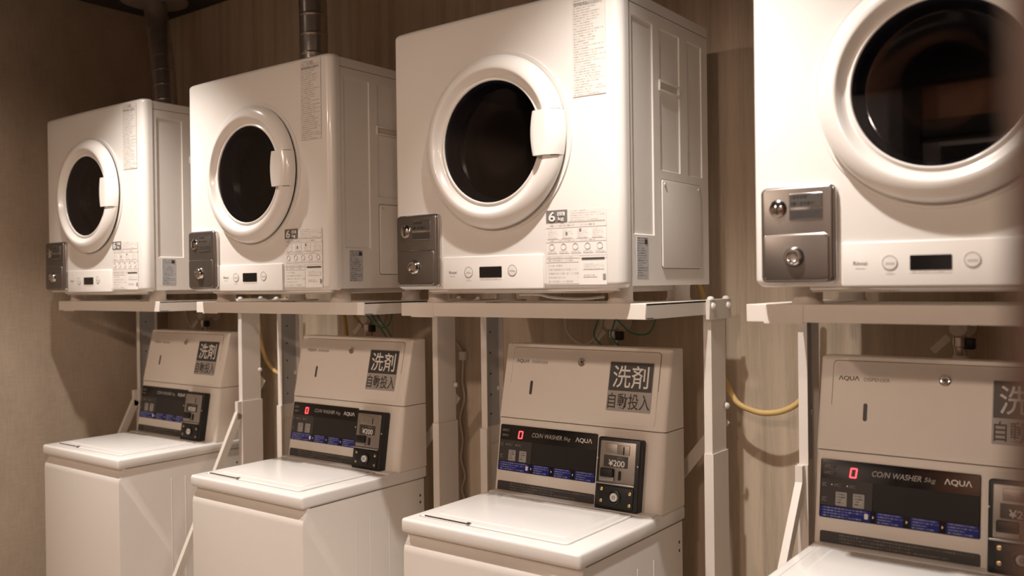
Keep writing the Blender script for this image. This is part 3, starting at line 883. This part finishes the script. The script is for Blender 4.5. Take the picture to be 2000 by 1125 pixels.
# green wires around each tap
for (x, lab) in ((2.058, 'thin green wire looping right of the tap near the yellow hose'), (1.095, 'thin green wire hanging at the tap above the second washer')):
    cable('earth_wire', [(x - .03, .47, 1.30), (x + .035, .478, 1.255), (x + .075, .482, 1.222), (x + .125, .482, 1.222), (x + .150, .478, 1.262), (x + .152, .47, 1.31)], .0022, 'cable_green', lab, 'wire')
for k, (dx, dz, lab) in enumerate(((-.028, 0, 'green wire hanging left of the tap near the yellow hose'), (.026, .02, 'short green wire tied close to the tap near the yellow hose'))):
    x = 2.058 + dx
    cable('earth_wire', [(x - .006, .48, 1.31), (x + .004, .474, 1.26), (x - .012, .478, 1.215), (x + .010, .474, 1.19), (x + .02, .48, 1.182)], .0024, 'cable_green', lab, 'wire')
for (x, lab) in ((1.19, 'dark green wire slanting right of the tap above the second washer'), (1.165, 'dark green wire dropping behind the second washer console')):
    cable('earth_wire', [(x - .05, .49, 1.30), (x - .02, .492, 1.25), (x + .02, .50, 1.20), (x + .05, .505, 1.15)], .0024, 'cable_green', lab, 'wire')
cable('power_cord', [(1.905, .49, 1.33), (1.913, .495, 1.252), (1.922, .498, 1.214), (1.968, .50, 1.1835), (2.010, .498, 1.205), (2.034, .495, 1.252), (2.040, .49, 1.33)], .0042, 'cable_grey', 'grey cable looping above the washer dispenser near the yellow hose', 'cable')
cable('power_cord', [(.035, .49, 1.32), (.048, .495, 1.26), (.085, .50, 1.195), (.12, .497, 1.245), (.175, .49, 1.262)], .0034, 'cable_grey', 'grey cable looping above the washer beside the linen wall', 'cable')
cable('power_cord', [(1.985, .18, 1.331), (2.03, .20, 1.330), (2.06, .22, 1.322), (2.12, .25, 1.318), (2.16, .30, 1.322)], .0034, 'cable_grey', 'short grey cable under the dryer beside the bare wall', 'cable')
cable('gas_hose', [(2.325, .47, 1.37), (2.335, .495, 1.311), (2.343, .503, 1.20), (2.362, .503, 1.14), (2.392, .50, 1.101), (2.4212, .497, 1.0553), (2.462, .494, 1.038), (2.4999, .492, 1.0345), (2.540, .495, 1.043), (2.5734, .50, 1.0635), (2.592, .50, 1.095), (2.600, .50, 1.17), (2.604, .49, 1.34)], .0074, 'gas_hose', 'yellow rubber gas hose hanging in a wide loop on the bare wall', 'hose', n=14)
cable('gas_hose', [(.49, .47, 1.34), (.5168, .50, 1.2412), (.530, .50, 1.17), (.5505, .50, 1.1069), (.585, .50, 1.062), (.63, .50, 1.0377), (.660, .50, 1.045), (.685, .50, 1.10), (.695, .49, 1.32)], .0074, 'gas_hose', 'yellow rubber gas hose curving between the two posts nearest the linen wall', 'hose', n=14)
cable('gas_hose', [(.985, .49, 1.33), (.995, .50, 1.25), (.998, .505, 1.19), (1.0, .51, 1.10)], .0074, 'gas_hose', 'brown rubber hose dropping behind the second washer console', 'hose')
cable('gas_hose', [(1.01, .49, 1.30), (1.03, .53, 1.235), (1.05, .56, 1.18), (1.06, .56, 1.10)], .005, 'gas_hose', 'thin brown hose slanting behind the second washer console', 'hose')
wc = [(1.40, .545, 1.215), (1.4268, .562, 1.185), (1.455, .566, 1.160), (1.4691, .567, 1.137), (1.473, .567, 1.112), (1.468, .567, 1.05), (1.4755, .567, .99), (1.456, .567, .93), (1.4665, .567, .86), (1.458, .567, .80), (1.4735, .567, .745), (1.460, .567, .70), (1.472, .567, .655), (1.47, .567, .55)]
cw = thing('wall_cable', (1.47, .567, .55), 'thin white cable running down the wall behind the middle washers', 'cable')
MB().tube([p - Vector((1.47, .567, .55)) for p in bez(wc)], .0032, 8).build('cord', 'cable_white', cw, 80)
MB().box(-.009, .013, -.008, .006, .565, .592, .002).build('cable_clip', 'lid_white', cw)

COL.objects.unlink(_to)
bpy.data.objects.remove(_to)
